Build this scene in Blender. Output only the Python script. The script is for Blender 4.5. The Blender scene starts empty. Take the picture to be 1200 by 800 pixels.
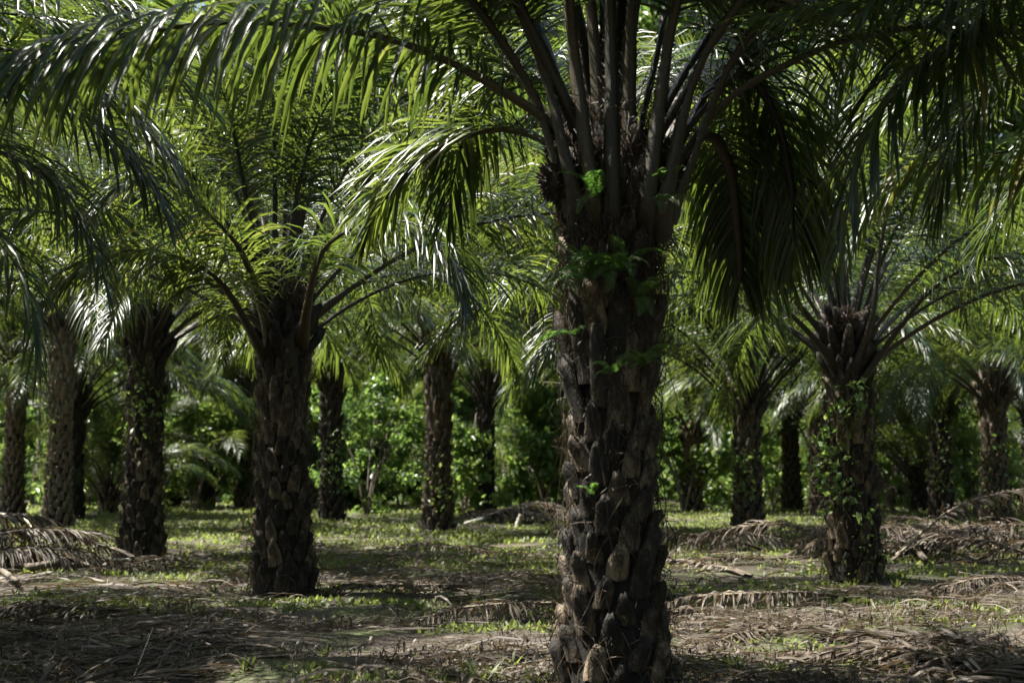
import bpy, math, random
import numpy as np
from mathutils import Vector, Matrix, noise as mnoise

sc = bpy.context.scene
COL = sc.collection
R = math.radians

# ------------------------------------------------------------------ camera, world, sun, exposure
CAMH, FPX, HORIZON = 1.55, 1667.0, 547.0
PITCH = math.atan((HORIZON - 400) / FPX)
cam_d = bpy.data.cameras.new('camera'); cam = bpy.data.objects.new('camera', cam_d); COL.objects.link(cam)
cam.location = (0, 0, CAMH); cam.rotation_euler = (math.pi / 2 + PITCH, 0, 0)
cam_d.sensor_width = 36; cam_d.lens = 50; cam_d.clip_end = 2000
cam_d.dof.use_dof = True; cam_d.dof.focus_distance = 13.0; cam_d.dof.aperture_fstop = 2.0
sc.camera = cam

SUN_EL, SUN_AZ = R(62), R(-80)      # azimuth measured from +Y (view direction), negative = towards the left
w = bpy.data.worlds.new('World'); sc.world = w; w.use_nodes = True
nt = w.node_tree
sky = nt.nodes.new('ShaderNodeTexSky'); sky.sky_type = 'NISHITA'; sky.sun_disc = False
sky.sun_elevation = SUN_EL; sky.sun_rotation = SUN_AZ
sky.air_density = 1.2; sky.dust_density = 3.0
nt.links.new(sky.outputs[0], nt.nodes['Background'].inputs[0]); nt.nodes['Background'].inputs[1].default_value = 0.05
sd = bpy.data.lights.new('sun', 'SUN'); sun = bpy.data.objects.new('sun', sd); COL.objects.link(sun)
sd.energy = 5.0; sd.angle = R(0.5); sd.color = (1.0, 0.95, 0.86)
sdir = Vector((math.sin(SUN_AZ) * math.cos(SUN_EL), math.cos(SUN_AZ) * math.cos(SUN_EL), math.sin(SUN_EL)))
sun.rotation_euler = sdir.to_track_quat('Z', 'Y').to_euler()
sun.location = (-20, 20, 40)
sc.view_settings.view_transform = 'Standard'; sc.view_settings.look = 'None'; sc.view_settings.gamma = 1
sc.view_settings.exposure = 1.9
cy = sc.cycles
cy.max_bounces = 6; cy.diffuse_bounces = 2; cy.glossy_bounces = 2; cy.transmission_bounces = 3; cy.transparent_max_bounces = 4
cy.use_adaptive_sampling = True; cy.adaptive_threshold = 0.02; cy.sample_clamp_indirect = 6
cy.caustics_reflective = False; cy.caustics_refractive = False

# ------------------------------------------------------------------ helpers
CP, SP_ = math.cos(PITCH), math.sin(PITCH)
def ray(px, py):
    x = (px - 600) / FPX; z = (400 - py) / FPX
    return np.array([x, CP - z * SP_, SP_ + z * CP])
def at(px, py, y):                    # world point seen at that pixel of the photo, y metres away
    r = ray(px, py); r = r * (y / r[1]); return np.array([r[0], r[1], r[2] + CAMH])
def ground_at(px, py):
    r = ray(px, py); k = CAMH / -r[2]; return np.array([r[0] * k, r[1] * k, 0.0])

def nmat(name):
    m = bpy.data.materials.new(name); m.use_nodes = True
    t = m.node_tree; return m, t, t.nodes['Principled BSDF'], t.links
def node(t, typ, **kw):
    n = t.nodes.new(typ)
    for k, v in kw.items():
        if k in n.inputs: n.inputs[k].default_value = v
        else: setattr(n, k, v)
    return n
def ramp(t, src, stops):
    r = t.nodes.new('ShaderNodeValToRGB'); e = r.color_ramp.elements
    while len(e) < len(stops): e.new(0.5)
    for el, (p, c) in zip(e, stops): el.position = p; el.color = (*c, 1)
    t.links.new(src, r.inputs[0]); return r

def leaf_mat(name, stops, tstops, rough=0.36, trans=0.35, spec=0.5):
    m, t, b, L = nmat(name)
    at_ = node(t, 'ShaderNodeAttribute', attribute_name='tone')
    oi = node(t, 'ShaderNodeObjectInfo')
    mx = node(t, 'ShaderNodeMath', operation='MULTIPLY_ADD'); L.new(at_.outputs['Fac'], mx.inputs[0]); mx.inputs[1].default_value = 0.65
    m2 = node(t, 'ShaderNodeMath', operation='MULTIPLY'); L.new(oi.outputs['Random'], m2.inputs[0]); m2.inputs[1].default_value = 0.35
    L.new(m2.outputs[0], mx.inputs[2])
    r1 = ramp(t, mx.outputs[0], stops); r2 = ramp(t, mx.outputs[0], tstops)
    L.new(r1.outputs[0], b.inputs['Base Color']); b.inputs['Roughness'].default_value = rough
    b.inputs['Specular IOR Level'].default_value = spec
    nz = node(t, 'ShaderNodeTexNoise', Scale=60.0, Detail=2.0)
    rr = node(t, 'ShaderNodeMapRange'); L.new(nz.outputs['Fac'], rr.inputs[0]); rr.inputs[3].default_value = rough - 0.1; rr.inputs[4].default_value = rough + 0.12
    L.new(rr.outputs[0], b.inputs['Roughness'])
    bp = node(t, 'ShaderNodeBump', Strength=.35, Distance=.006); nb = node(t, 'ShaderNodeTexNoise', Scale=38.0, Detail=3.0)
    L.new(nb.outputs['Fac'], bp.inputs['Height']); L.new(bp.outputs[0], b.inputs['Normal'])
    tr = node(t, 'ShaderNodeBsdfTranslucent'); L.new(r2.outputs[0], tr.inputs[0])
    mix = node(t, 'ShaderNodeMixShader'); mix.inputs[0].default_value = trans
    L.new(b.outputs[0], mix.inputs[1]); L.new(tr.outputs[0], mix.inputs[2])
    L.new(mix.outputs[0], t.nodes['Material Output'].inputs[0]); return m

M = {}
M['frond'] = leaf_mat('palm_leaflet', [(0, (.007, .018, .011)), (.5, (.012, .029, .012)), (.85, (.026, .050, .013)), (.95, (.09, .09, .025)), (1, (.17, .12, .06))],
                      [(0, (.09, .16, .025)), (.5, (.22, .32, .045)), (.85, (.42, .52, .08)), (1, (.45, .42, .12))], rough=.36, trans=.26, spec=.55)
M['broad'] = leaf_mat('broad_leaf', [(0, (.022, .05, .018)), (.5, (.065, .125, .03)), (1, (.15, .20, .06))],
                      [(0, (.13, .27, .05)), (.5, (.30, .45, .09)), (1, (.52, .62, .16))], rough=.34, trans=.42, spec=.6)
M['fern'] = leaf_mat('fern_leaf', [(0, (.035, .065, .022)), (.7, (.075, .12, .04)), (1, (.14, .11, .05))], [(0, (.15, .4, .05)), (1, (.3, .55, .08))], rough=.5, trans=.4)
M['grass'] = leaf_mat('grass_blade', [(0, (.06, .065, .03)), (.5, (.07, .10, .03)), (1, (.12, .14, .045))], [(0, (.22, .28, .06)), (1, (.42, .50, .12))], rough=.5, trans=.4)
M['dead'] = leaf_mat('dead_leaflet', [(0, (.018, .014, .010)), (.4, (.050, .039, .029)), (.75, (.13, .105, .08)), (1, (.34, .295, .235))], [(0, (.12, .08, .04)), (1, (.3, .22, .12))], rough=.55, trans=.15, spec=.35)
M['fibre'] = leaf_mat('fibre_hair', [(0, (.012, .009, .006)), (.6, (.045, .032, .02)), (1, (.14, .10, .065))], [(0, (.06, .04, .02)), (1, (.15, .1, .06))], rough=.6, trans=.1, spec=.3)
def bark_mat(name, stops, scale, stretch, bump, rough=.85, objr=0.35):
    m, t, b, L = nmat(name)
    tc = node(t, 'ShaderNodeTexCoord'); mp = node(t, 'ShaderNodeMapping'); mp.inputs['Scale'].default_value = stretch
    L.new(tc.outputs['Object'], mp.inputs[0])
    n1 = node(t, 'ShaderNodeTexNoise', Scale=scale, Detail=6.0, Roughness=.65); L.new(mp.outputs[0], n1.inputs[0])
    n2 = node(t, 'ShaderNodeTexNoise', Scale=scale * 5, Detail=4.0); L.new(mp.outputs[0], n2.inputs[0])
    oi = node(t, 'ShaderNodeObjectInfo')
    a = node(t, 'ShaderNodeMath', operation='MULTIPLY_ADD'); L.new(oi.outputs['Random'], a.inputs[0]); a.inputs[1].default_value = objr
    a.inputs[2].default_value = -objr / 2
    s = node(t, 'ShaderNodeMath', operation='ADD'); L.new(n1.outputs['Fac'], s.inputs[0]); L.new(a.outputs[0], s.inputs[1])
    s2 = node(t, 'ShaderNodeMath', operation='MULTIPLY_ADD'); L.new(n2.outputs['Fac'], s2.inputs[0]); s2.inputs[1].default_value = .4; L.new(s.outputs[0], s2.inputs[2])
    s3 = node(t, 'ShaderNodeMath', operation='SUBTRACT'); L.new(s2.outputs[0], s3.inputs[0]); s3.inputs[1].default_value = .2
    r = ramp(t, s3.outputs[0], stops); L.new(r.outputs[0], b.inputs['Base Color']); b.inputs['Roughness'].default_value = rough
    bp = node(t, 'ShaderNodeBump', Strength=bump, Distance=.02); L.new(s2.outputs[0], bp.inputs['Height']); L.new(bp.outputs[0], b.inputs['Normal'])
    return m
M['rachis'] = bark_mat('frond_stalk', [(.25, (.009, .009, .005)), (.5, (.024, .021, .011)), (.68, (.06, .048, .025)), (1, (.16, .125, .07))], 5, (3, 25, 25), .3, .5)
M['deadstalk'] = bark_mat('dry_stalk', [(.2, (.06, .045, .03)), (.5, (.15, .12, .085)), (.8, (.27, .23, .17))], 4, (2, 20, 20), .3, .7)
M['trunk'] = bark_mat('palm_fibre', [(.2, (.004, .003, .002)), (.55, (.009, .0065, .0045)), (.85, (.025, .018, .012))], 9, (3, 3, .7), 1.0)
M['boot'] = bark_mat('leaf_base', [(.30, (.006, .0045, .003)), (.43, (.020, .015, .009)), (.54, (.065, .048, .030)), (.74, (.24, .185, .12))], 7, (2.5, 2.5, 1), 1.0, .8, .30)
M['fruit'] = bark_mat('fruit_bunch', [(.2, (.012, .009, .006)), (.55, (.045, .030, .018)), (.85, (.13, .09, .05))], 30, (1, 1, 1), .5, .7)
M['wood'] = bark_mat('bark', [(.2, (.04, .03, .022)), (.5, (.12, .10, .075)), (.8, (.25, .22, .17))], 8, (2, 2, .5), .6)
M['pale'] = bark_mat('dry_pale_wood', [(.2, (.25, .22, .16)), (.5, (.45, .42, .34)), (.8, (.6, .57, .48))], 12, (1, 1, 1), .3, .8)

# ground
m, t, b, L = nmat('earth'); M['earth'] = m
tc = node(t, 'ShaderNodeTexCoord'); mp = node(t, 'ShaderNodeMapping'); mp.inputs['Scale'].default_value = (.45, 1.6, 1)
L.new(tc.outputs['Object'], mp.inputs[0])
n1 = node(t, 'ShaderNodeTexNoise', Scale=.55, Detail=5.0, Roughness=.6); L.new(mp.outputs[0], n1.inputs[0])
n2 = node(t, 'ShaderNodeTexNoise', Scale=18.0, Detail=8.0, Roughness=.7); L.new(tc.outputs['Object'], n2.inputs[0])
n3 = node(t, 'ShaderNodeTexVoronoi', Scale=28.0); L.new(tc.outputs['Object'], n3.inputs[0])
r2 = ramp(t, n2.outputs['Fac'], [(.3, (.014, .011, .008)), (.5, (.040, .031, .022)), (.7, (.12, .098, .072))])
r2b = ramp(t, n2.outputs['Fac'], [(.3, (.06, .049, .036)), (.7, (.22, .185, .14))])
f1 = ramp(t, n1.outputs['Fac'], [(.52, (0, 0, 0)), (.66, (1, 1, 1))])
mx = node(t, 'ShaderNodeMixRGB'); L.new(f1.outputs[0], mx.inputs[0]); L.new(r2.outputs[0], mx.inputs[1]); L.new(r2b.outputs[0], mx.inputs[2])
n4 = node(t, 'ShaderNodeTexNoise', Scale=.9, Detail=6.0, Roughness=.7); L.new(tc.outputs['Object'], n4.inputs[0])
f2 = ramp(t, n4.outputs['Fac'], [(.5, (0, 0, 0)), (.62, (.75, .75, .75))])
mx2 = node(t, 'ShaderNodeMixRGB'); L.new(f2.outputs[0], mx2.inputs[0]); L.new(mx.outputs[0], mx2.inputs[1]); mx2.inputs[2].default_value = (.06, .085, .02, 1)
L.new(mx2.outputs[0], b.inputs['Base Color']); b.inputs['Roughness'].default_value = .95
ad = node(t, 'ShaderNodeMath', operation='ADD'); L.new(n2.outputs['Fac'], ad.inputs[0]); L.new(n3.outputs['Distance'], ad.inputs[1])
bp = node(t, 'ShaderNodeBump', Strength=.9, Distance=.03); L.new(ad.outputs[0], bp.inputs['Height']); L.new(bp.outputs[0], b.inputs['Normal'])

def mesh_np(name, V, F, mat, tone=None, smooth=False):
    """V (n,3), F (m,4) or (m,3) int arrays -> mesh datablock"""
    me = bpy.data.meshes.new(name)
    V = np.asarray(V, dtype=np.float32); F = np.asarray(F, dtype=np.int32)
    k = F.shape[1]
    me.vertices.add(len(V)); me.vertices.foreach_set('co', V.ravel())
    me.loops.add(F.size); me.loops.foreach_set('vertex_index', F.ravel())
    me.polygons.add(len(F)); me.polygons.foreach_set('loop_start', np.arange(0, F.size, k, dtype=np.int32))
    me.polygons.foreach_set('use_smooth', np.full(len(F), smooth))
    if tone is not None:
        a = me.attributes.new('tone', 'FLOAT', 'POINT'); a.data.foreach_set('value', np.asarray(tone, dtype=np.float32))
    me.update(calc_edges=True); me.materials.append(mat); return me
def obj(name, data, parent=None):
    o = bpy.data.objects.new(name, data); COL.objects.link(o)
    if parent is not None: o.parent = parent
    return o
def tag(o, label=None, cat=None, group=None, kind=None):
    for k, v in (('label', label), ('category', cat), ('group', group), ('kind', kind)):
        if v: o[k] = v
    return o
def norm(a): return a / np.maximum(np.linalg.norm(a, axis=-1, keepdims=True), 1e-9)
class MB:
    def __init__(s): s.V = []; s.F = []; s.T = []; s.n = 0
    def add(s, V, F, tone=0.5):
        V = np.asarray(V, float); s.V.append(V); s.F.append(np.asarray(F, int) + s.n)
        s.T.append(np.full(len(V), tone) if np.isscalar(tone) else tone); s.n += len(V)
    def mesh(s, name, mat, smooth=False): return mesh_np(name, np.concatenate(s.V), np.concatenate(s.F), mat, np.concatenate(s.T), smooth)

def tube(pts, rad, n=6, flat=1.0, up=None):
    """quads; rad per point; ends closed by shrinking"""
    P = np.asarray(pts, float); k = len(P); T = norm(np.gradient(P, axis=0))
    ref = np.array([0, 0, 1.0]) if up is None else up
    S = np.cross(T, ref); S[np.linalg.norm(S, axis=1) < .05] = (1, 0, 0); S = norm(S); N = np.cross(S, T)
    a = np.arange(n) * 2 * np.pi / n
    r = np.asarray(rad, float)[:, None, None]
    V = P[:, None] + r * (np.cos(a)[None, :, None] * S[:, None] + flat * np.sin(a)[None, :, None] * N[:, None])
    i = np.arange(k - 1)[:, None] * n; j = np.arange(n)[None]; j2 = (j + 1) % n
    F = np.stack([i + j, i + j2, i + n + j2, i + n + j], -1).reshape(-1, 4)
    return V.reshape(-1, 3), F

# ------------------------------------------------------------------ ground height
def gz(x, y):
    x = np.asarray(x, float); y = np.asarray(y, float)
    return (.035 * np.sin(x * .9 + 1.3) * np.sin(y * .7) + .025 * np.sin(x * 2.3 + y * 1.1) + .018 * np.sin(x * 4.1 - y * 3.3 + 2) + .02 * np.sin(y * 2.9 + .5))

# ------------------------------------------------------------------ fronds
def resample(P, n):
    P = np.asarray(P, float)
    # Catmull-Rom then arc length
    Q = [2 * P[0] - P[1], *P, 2 * P[-1] - P[-2]]; out = []
    for i in range(1, len(Q) - 2):
        for u in np.linspace(0, 1, 16, endpoint=False):
            a, b_, c, d = Q[i - 1], Q[i], Q[i + 1], Q[i + 2]
            out.append(.5 * ((2 * b_) + (-a + c) * u + (2 * a - 5 * b_ + 4 * c - d) * u * u + (-a + 3 * b_ - 3 * c + d) * u ** 3))
    out.append(P[-1]); out = np.array(out)
    s = np.r_[0, np.cumsum(np.linalg.norm(np.diff(out, axis=0), axis=1))]
    t_ = np.linspace(0, s[-1], n)
    return np.stack([np.interp(t_, s, out[:, k]) for k in range(3)], 1), s[-1]

def arc_pts(th0, bend, L, n=40, p=1.5, sway=0.0):
    s = np.linspace(0, 1, n); th = R(th0) - R(bend) * s ** p
    d = L / (n - 1); x = np.r_[0, np.cumsum(np.cos(th[:-1]) * d)]; z = np.r_[0, np.cumsum(np.sin(th[:-1]) * d)]
    return np.stack([x, sway * s ** 2, z], 1)

def frond_geo(P, L, seed, nl=118, leaf=0.98, width=.034, droop=1.0, s0=.22, pet=.085, dead=False, clampz=None, rows=5, missing=0.0, planar=None, up0=35, plumose=True):
    """centre line P (n,3). returns rachis (V,F), leaflet V (k,rows*3,3), leaflet F template, tones"""
    rng = np.random.default_rng(seed); n = len(P)
    T = norm(np.gradient(P, axis=0))
    if planar is not None: S = np.tile(planar, (n, 1)).astype(float)
    else:
        S = np.cross(T, (0, 0, 1.0)); last = None
        for i in range(n):
            l = np.linalg.norm(S[i])
            if l < .25 and last is not None: S[i] = last
            S[i] /= max(np.linalg.norm(S[i]), 1e-6)
            if last is not None and S[i] @ last < 0: S[i] = -S[i]
            last = S[i].copy()
    N = norm(np.cross(S, T))
    # rachis: section wide at base
    s = np.linspace(0, 1, n); sm = s * L
    wd = np.interp(sm, [0, .25, .6, 1.3, 2.2, L * .8, L], [pet * 1.2, pet * 1.0, pet * .75, pet * .55, pet * .36, pet * .12, .003])
    th = np.interp(sm, [0, .25, .8, 1.6, 2.4, L * .8, L], [pet * .55, pet * .48, pet * .42, pet * .38, pet * .3, pet * .12, .003])
    sec = np.array([(-1, .15), (-.55, -.8), (0, -1.1), (.55, -.8), (1, .15), (.45, .38), (0, .18), (-.45, .38)])
    V = P[:, None] + wd[:, None, None] * sec[None, :, :1] * S[:, None] + th[:, None, None] * sec[None, :, 1:] * N[:, None]
    k = len(sec); i = np.arange(n - 1)[:, None] * k; j = np.arange(k)[None]; j2 = (j + 1) % k
    RF = np.stack([i + j, i + j2, i + k + j2, i + k + j], -1).reshape(-1, 4)
    RV = V.reshape(-1, 3)
    # spines on the petiole edge
    ns = 16; sv = []; sf = []
    if not dead:
        for sg in (-1, 1):
            for q in range(ns):
                u = (.25 + 1.3 * q / ns) / L * (n - 1); i0 = int(u); f = u - i0
                p = P[i0] * (1 - f) + P[i0 + 1] * f; W = np.interp(u, np.arange(n), wd)
                e = p + S[i0] * sg * W * .95; tip = e + S[i0] * sg * .022 + T[i0] * .022 + N[i0] * .012
                b0 = len(RV) + len(sv); sv += [e - T[i0] * .012, e + T[i0] * .012, tip, tip]; sf.append([b0, b0 + 1, b0 + 2, b0 + 3])
        RV = np.concatenate([RV, sv]); RF = np.concatenate([RF, sf])
    RV = RV + rng.normal(0, .0022 if not dead else .004, RV.shape)
    # leaflets
    m_ = nl * 2; sg = np.tile([-1., 1.], nl)
    u = np.repeat(np.linspace(s0, .995, nl), 2) + rng.normal(0, .002, m_); u = np.clip(u, s0 * .9, 1)
    keep = rng.random(m_) >= missing; u = u[keep]; sg = sg[keep]; m_ = len(u)
    fi = u * (n - 1); i0 = np.clip(fi.astype(int), 0, n - 2); f = (fi - i0)[:, None]
    p = P[i0] * (1 - f) + P[i0 + 1] * f; t_ = T[i0]; s_ = S[i0]; nn = N[i0]
    v = (u - s0) / (1 - s0)
    A = R(68) - R(46) * v ** 1.2 + rng.normal(0, R(5), m_)
    if plumose: B = np.where(rng.random(m_) < .5, R(up0), R(-4)) + rng.normal(0, R(9), m_)
    else: B = rng.normal(R(up0), R(6), m_)
    d0 = t_ * np.cos(A)[:, None] + (s_ * sg[:, None] * np.cos(B)[:, None] + nn * np.sin(B)[:, None]) * np.sin(A)[:, None]
    ll = leaf * np.interp(v, [0, .08, .3, .6, .85, 1], [.35, .7, 1, .97, .7, .42]) * rng.normal(1, .07, m_)
    g = np.clip(droop * (.75 + .35 * rng.random(m_)) * (ll / leaf) ** .6, 0, 3)
    brk = rng.random(m_) < .10
    V3 = np.zeros((m_, rows, 3, 3)); c = p + nn * np.interp(u, s, th)[:, None] * .3
    wp = np.interp(np.linspace(0, 1, rows), [0, .15, .5, .8, 1], [.45, .95, 1, .7, .06])
    w0 = width * np.interp(v, [0, .3, .8, 1], [.6, 1, .85, .6]) * rng.normal(1, .12, m_)
    tw = rng.normal(0, .25, m_)
    step = ll / (rows - 1)
    for r_ in range(rows):
        tt = r_ / (rows - 1)
        gg = g * (tt + .06) ** 1.15 + np.where(brk & (tt > .45), 1.8, 0)
        d = norm(d0 * (1 - .25 * tt) + np.array([0, 0, -1.0]) * gg[:, None])
        W = t_ - (t_ * d).sum(1, keepdims=True) * d; W = norm(W); Nn = np.cross(d, W)
        ca, sa = np.cos(tw * tt * 2)[:, None], np.sin(tw * tt * 2)[:, None]
        W2 = W * ca + Nn * sa; N2 = Nn * ca - W * sa
        hw = (w0 * wp[r_] * .5)[:, None]
        V3[:, r_, 0] = c - W2 * hw; V3[:, r_, 1] = c + N2 * hw * .45; V3[:, r_, 2] = c + W2 * hw
        c = c + d * step[:, None]
    if dead:
        V3 += rng.normal(0, .006, V3.shape)
    if clampz is not None:
        z = V3[..., 2]; fl = clampz(V3[..., 0], V3[..., 1]) + .012 + .05 * rng.random((m_, 1, 1)); V3[..., 2] = np.maximum(z, fl)
    tone = np.clip(rng.normal(.5, .2, m_), 0, 1)
    tone = np.where(rng.random(m_) < .02, 1.0 if not dead else .9, np.clip(tone, 0, .88))
    return (RV, RF), V3.reshape(m_, rows * 3, 3), tone
def leaf_faces(rows):
    F = []
    for r_ in range(rows - 1):
        for k in range(2): a = r_ * 3 + k; F.append([a, a + 1, a + 4, a + 3])
    return np.array(F)
def leaflets_mesh(name, V3, tone, mat, rows=5):
    m_, k, _ = V3.shape; F = leaf_faces(rows)
    F = (F[None] + (np.arange(m_) * k)[:, None, None]).reshape(-1, 4)
    tn = np.repeat(tone, k).reshape(m_, k); rg = np.random.default_rng(m_); sel = rg.random(m_) < .22
    tn[sel, -3:] = 1.0; tn[rg.random(m_) < .06, -6:] = 1.0
    return mesh_np(name, V3.reshape(-1, 3), F, mat, tn.ravel(), True)

CLASSES = [ # th0, bend, L, droop, p
    (89, 26, 4.6, .25, 1.6), (84, 46, 5.4, .4, 1.7), (75, 72, 5.9, .65, 1.6), (65, 92, 6.1, .95, 1.5),
    (54, 104, 6.1, 1.2, 1.4), (40, 106, 6.0, 1.4, 1.3), (24, 100, 5.6, 1.5, 1.2), (5, 84, 5.0, 1.6, 1.1)]
FR = []      # (rachis mesh, leaflets mesh) per class
for ci, (th0, bend, L_, dr, p_) in enumerate(CLASSES):
    vs = []
    for k in range(3):
        rg = random.Random(ci * 10 + k)
        P = arc_pts(th0 + rg.uniform(-3, 3), bend + rg.uniform(-8, 8), L_ * rg.uniform(.94, 1.06), p=p_, sway=rg.uniform(-.7, .7))
        (RV, RF), V3, tone = frond_geo(P, L_, 100 + ci * 10 + k, droop=dr, up0=40 if ci > 0 else 20)
        vs.append((mesh_np('frond', RV, RF, M['rachis'], smooth=True), leaflets_mesh('leaflets', V3, tone, M['frond'])))
    FR.append(vs)
DF = []
for k in range(3):
    P = arc_pts([-35, -50, -20][k], [40, 35, 60][k], 4.2, p=1)
    (RV, RF), V3, tone = frond_geo(P, 4.2, 900 + k, droop=2.6, dead=True, missing=.15, leaf=.7, width=.03)
    DF.append((mesh_np('dead_frond', RV, RF, M['deadstalk'], smooth=True), leaflets_mesh('leaflets', V3, tone, M['dead'])))

# ------------------------------------------------------------------ leaf bases
def boot_geo(seed, h, w0, w1, out):
    rng = np.random.default_rng(seed); lev = 7; V = []; side = rng.normal(0, .02)
    for i in range(lev):
        u = i / (lev - 1); z = u * h; wd = (w0 * (1 - u) + w1 * u) * (1 + .15 * math.sin(u * 3.1)) * .5 * (1 if i < lev - 1 else .62)
        x = .004 + out * u ** 1.5; th = .040 + .02 * u if i < lev - 1 else .016
        for a in range(7):
            f = a / 6 * 2 - 1; V.append([x + th * (1 - f * f) ** .8 + rng.normal(0, .0025), wd * f + side * u + rng.normal(0, .002), z + rng.normal(0, .003) - (.55 * wd * abs(f) ** 1.5 * u ** 3) + (.02 * math.cos(f * 5 + seed) if i == lev - 1 else 0)])
        V.append([x - .05, wd * .6 + side * u, z]); V.append([x - .05, -wd * .6 + side * u, z])
    k = 9; F = []
    for i in range(lev - 1):
        for a in range(k): a2 = (a + 1) % k; F.append([i * k + a, i * k + a2, (i + 1) * k + a2, (i + 1) * k + a])
    b = (lev - 1) * k
    F += [[b, b + 1, b + 8, b + 8], [b + 1, b + 2, b + 7, b + 8], [b + 2, b + 3, b + 7, b + 7], [b + 3, b + 4, b + 7, b + 7], [b + 4, b + 5, b + 6, b + 7]]
    V = np.array(V); F = [f if len(set(f)) == 4 else f for f in F]
    return V, F
def mesh_py(name, V, F, mat, smooth=False):
    me = bpy.data.meshes.new(name); F2 = [list(dict.fromkeys(f)) for f in F]
    me.from_pydata([tuple(v) for v in V], [], F2); me.materials.append(mat)
    if smooth:
        for p in me.polygons: p.use_smooth = True
    me.update(); return me
BOOTG = [boot_geo(s, h, a, b, o) for s, h, a, b, o in ((1, .27, .17, .10, .05), (2, .31, .18, .08, .06), (3, .25, .16, .12, .04), (4, .33, .18, .09, .05), (5, .24, .17, .07, .07))]
BOOTL = [boot_geo(s, h, a, b, o) for s, h, a, b, o in ((6, .52, .20, .10, .06), (7, .62, .19, .09, .09), (8, .46, .20, .11, .05))]
BOOTS = [mesh_py('leaf_base', V, F, M['boot'], True) for V, F in BOOTG]
BOOTSL = [mesh_py('leaf_base', V, F, M['boot'], True) for V, F in BOOTL]

def trunk_r(z, H):                      # core radius below the leaf bases
    return np.interp(z, [0, .35, 1.0, 2.0, H * .9, H + .3, H + .7], [.35, .315, .26, .23, .225, .23, .10])
def trunk_geo(H, seed, lean=(0, 0)):
    n = 28; hs = np.arange(-.15, H + .75, .09); off = seed * 7.13
    V = []
    for z in hs:
        r0 = float(trunk_r(max(z, 0), H))
        for a in range(n):
            th = a * 2 * math.pi / n; c, s = math.cos(th), math.sin(th)
            nz = mnoise.noise((c * 2.2 + off, s * 2.2, z * 1.6)) * .035 + mnoise.noise((c * 7 + off, s * 7, z * 6)) * .02
            r = r0 + nz; V.append((c * r + lean[0] * z, s * r + lean[1] * z, z))
    F = []
    m_ = len(hs)
    for i in range(m_ - 1):
        for a in range(n): a2 = (a + 1) % n; F.append([i * n + a, i * n + a2, (i + 1) * n + a2, (i + 1) * n + a])
    return V, F

def xf(V, x, y, z, rz, tilt=0, sc_=1.0, roll=0):
    Mx = Matrix.Translation((x, y, z)) @ Matrix.Rotation(rz, 4, 'Z') @ Matrix.Rotation(tilt, 4, 'Y') @ Matrix.Rotation(roll, 4, 'X') @ Matrix.Scale(sc_, 4)
    A = np.array(Mx); return V @ A[:3, :3].T + A[:3, 3]

def fibres_mesh(H, n, seed, lean=(0, 0), rmul=1.0, z0=0.0):
    rng = np.random.default_rng(seed); mb = MB()
    for _ in range(n):
        a = rng.uniform(0, 2 * np.pi); z = z0 + (H - z0) * rng.random(); r = float(trunk_r(z, H)) + rng.uniform(.04, .13)
        l = rng.uniform(.12, .5); k = 5; da = rng.normal(0, .6); dz = rng.normal(-.3, .6); cu = rng.normal(0, .12)
        u = np.linspace(0, 1, k); aa = a + da * u * l * 1.5; rr = r + cu * u * (1 - u) * 2 + .05 * u * rng.random()
        zz = z + dz * l * u - .1 * u * u
        C = np.stack([np.cos(aa) * rr + lean[0] * zz, np.sin(aa) * rr + lean[1] * zz, zz], 1)
        wv = np.array([0, 0, 1]) * .5 + rng.normal(0, .5, 3); wv = wv / np.linalg.norm(wv) * rng.uniform(.002, .005)
        V = np.concatenate([C - wv, C + wv]); F = [[i, i + 1, k + i + 1, k + i] for i in range(k - 1)]
        mb.add(V, F, rng.uniform(.2, .8))
    return mb.mesh('fibres', M['fibre'])

def fruit_mesh(seed, r=.15, n=260):
    rng = np.random.default_rng(seed); mb = MB()
    d = norm(rng.normal(size=(n, 3))); 
    import bmesh
    bm = bmesh.new(); bmesh.ops.create_icosphere(bm, subdivisions=3, radius=r * .8)
    V = np.array([v.co[:] for v in bm.verts]); F = np.array([[v.index for v in f.verts] + [f.verts[2].index] for f in bm.faces]); bm.free()
    V = V * (1, 1, 1.25)
    mb.add(V, F, .3)
    for q in d:
        c = q * r * .75; s = norm(np.cross(q, rng.normal(size=3))); t2 = np.cross(q, s); L = r * rng.uniform(.35, .6); ww = r * .12
        tip = c + q * L + np.array([0, 0, .3 * L])
        pts = np.array([c + s * ww, c + t2 * ww, c - s * ww, c - t2 * ww, tip, tip]) * (1, 1, 1.25)
        mb.add(pts, [[0, 1, 4, 5], [1, 2, 4, 5], [2, 3, 4, 5], [3, 0, 4, 5]], rng.random())
    V = np.concatenate(mb.V); F = np.concatenate(mb.F)
    return mesh_py('fruit_bunch', V, F.tolist(), M['fruit'])
FRUIT = [fruit_mesh(1), fruit_mesh(2)]

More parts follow.
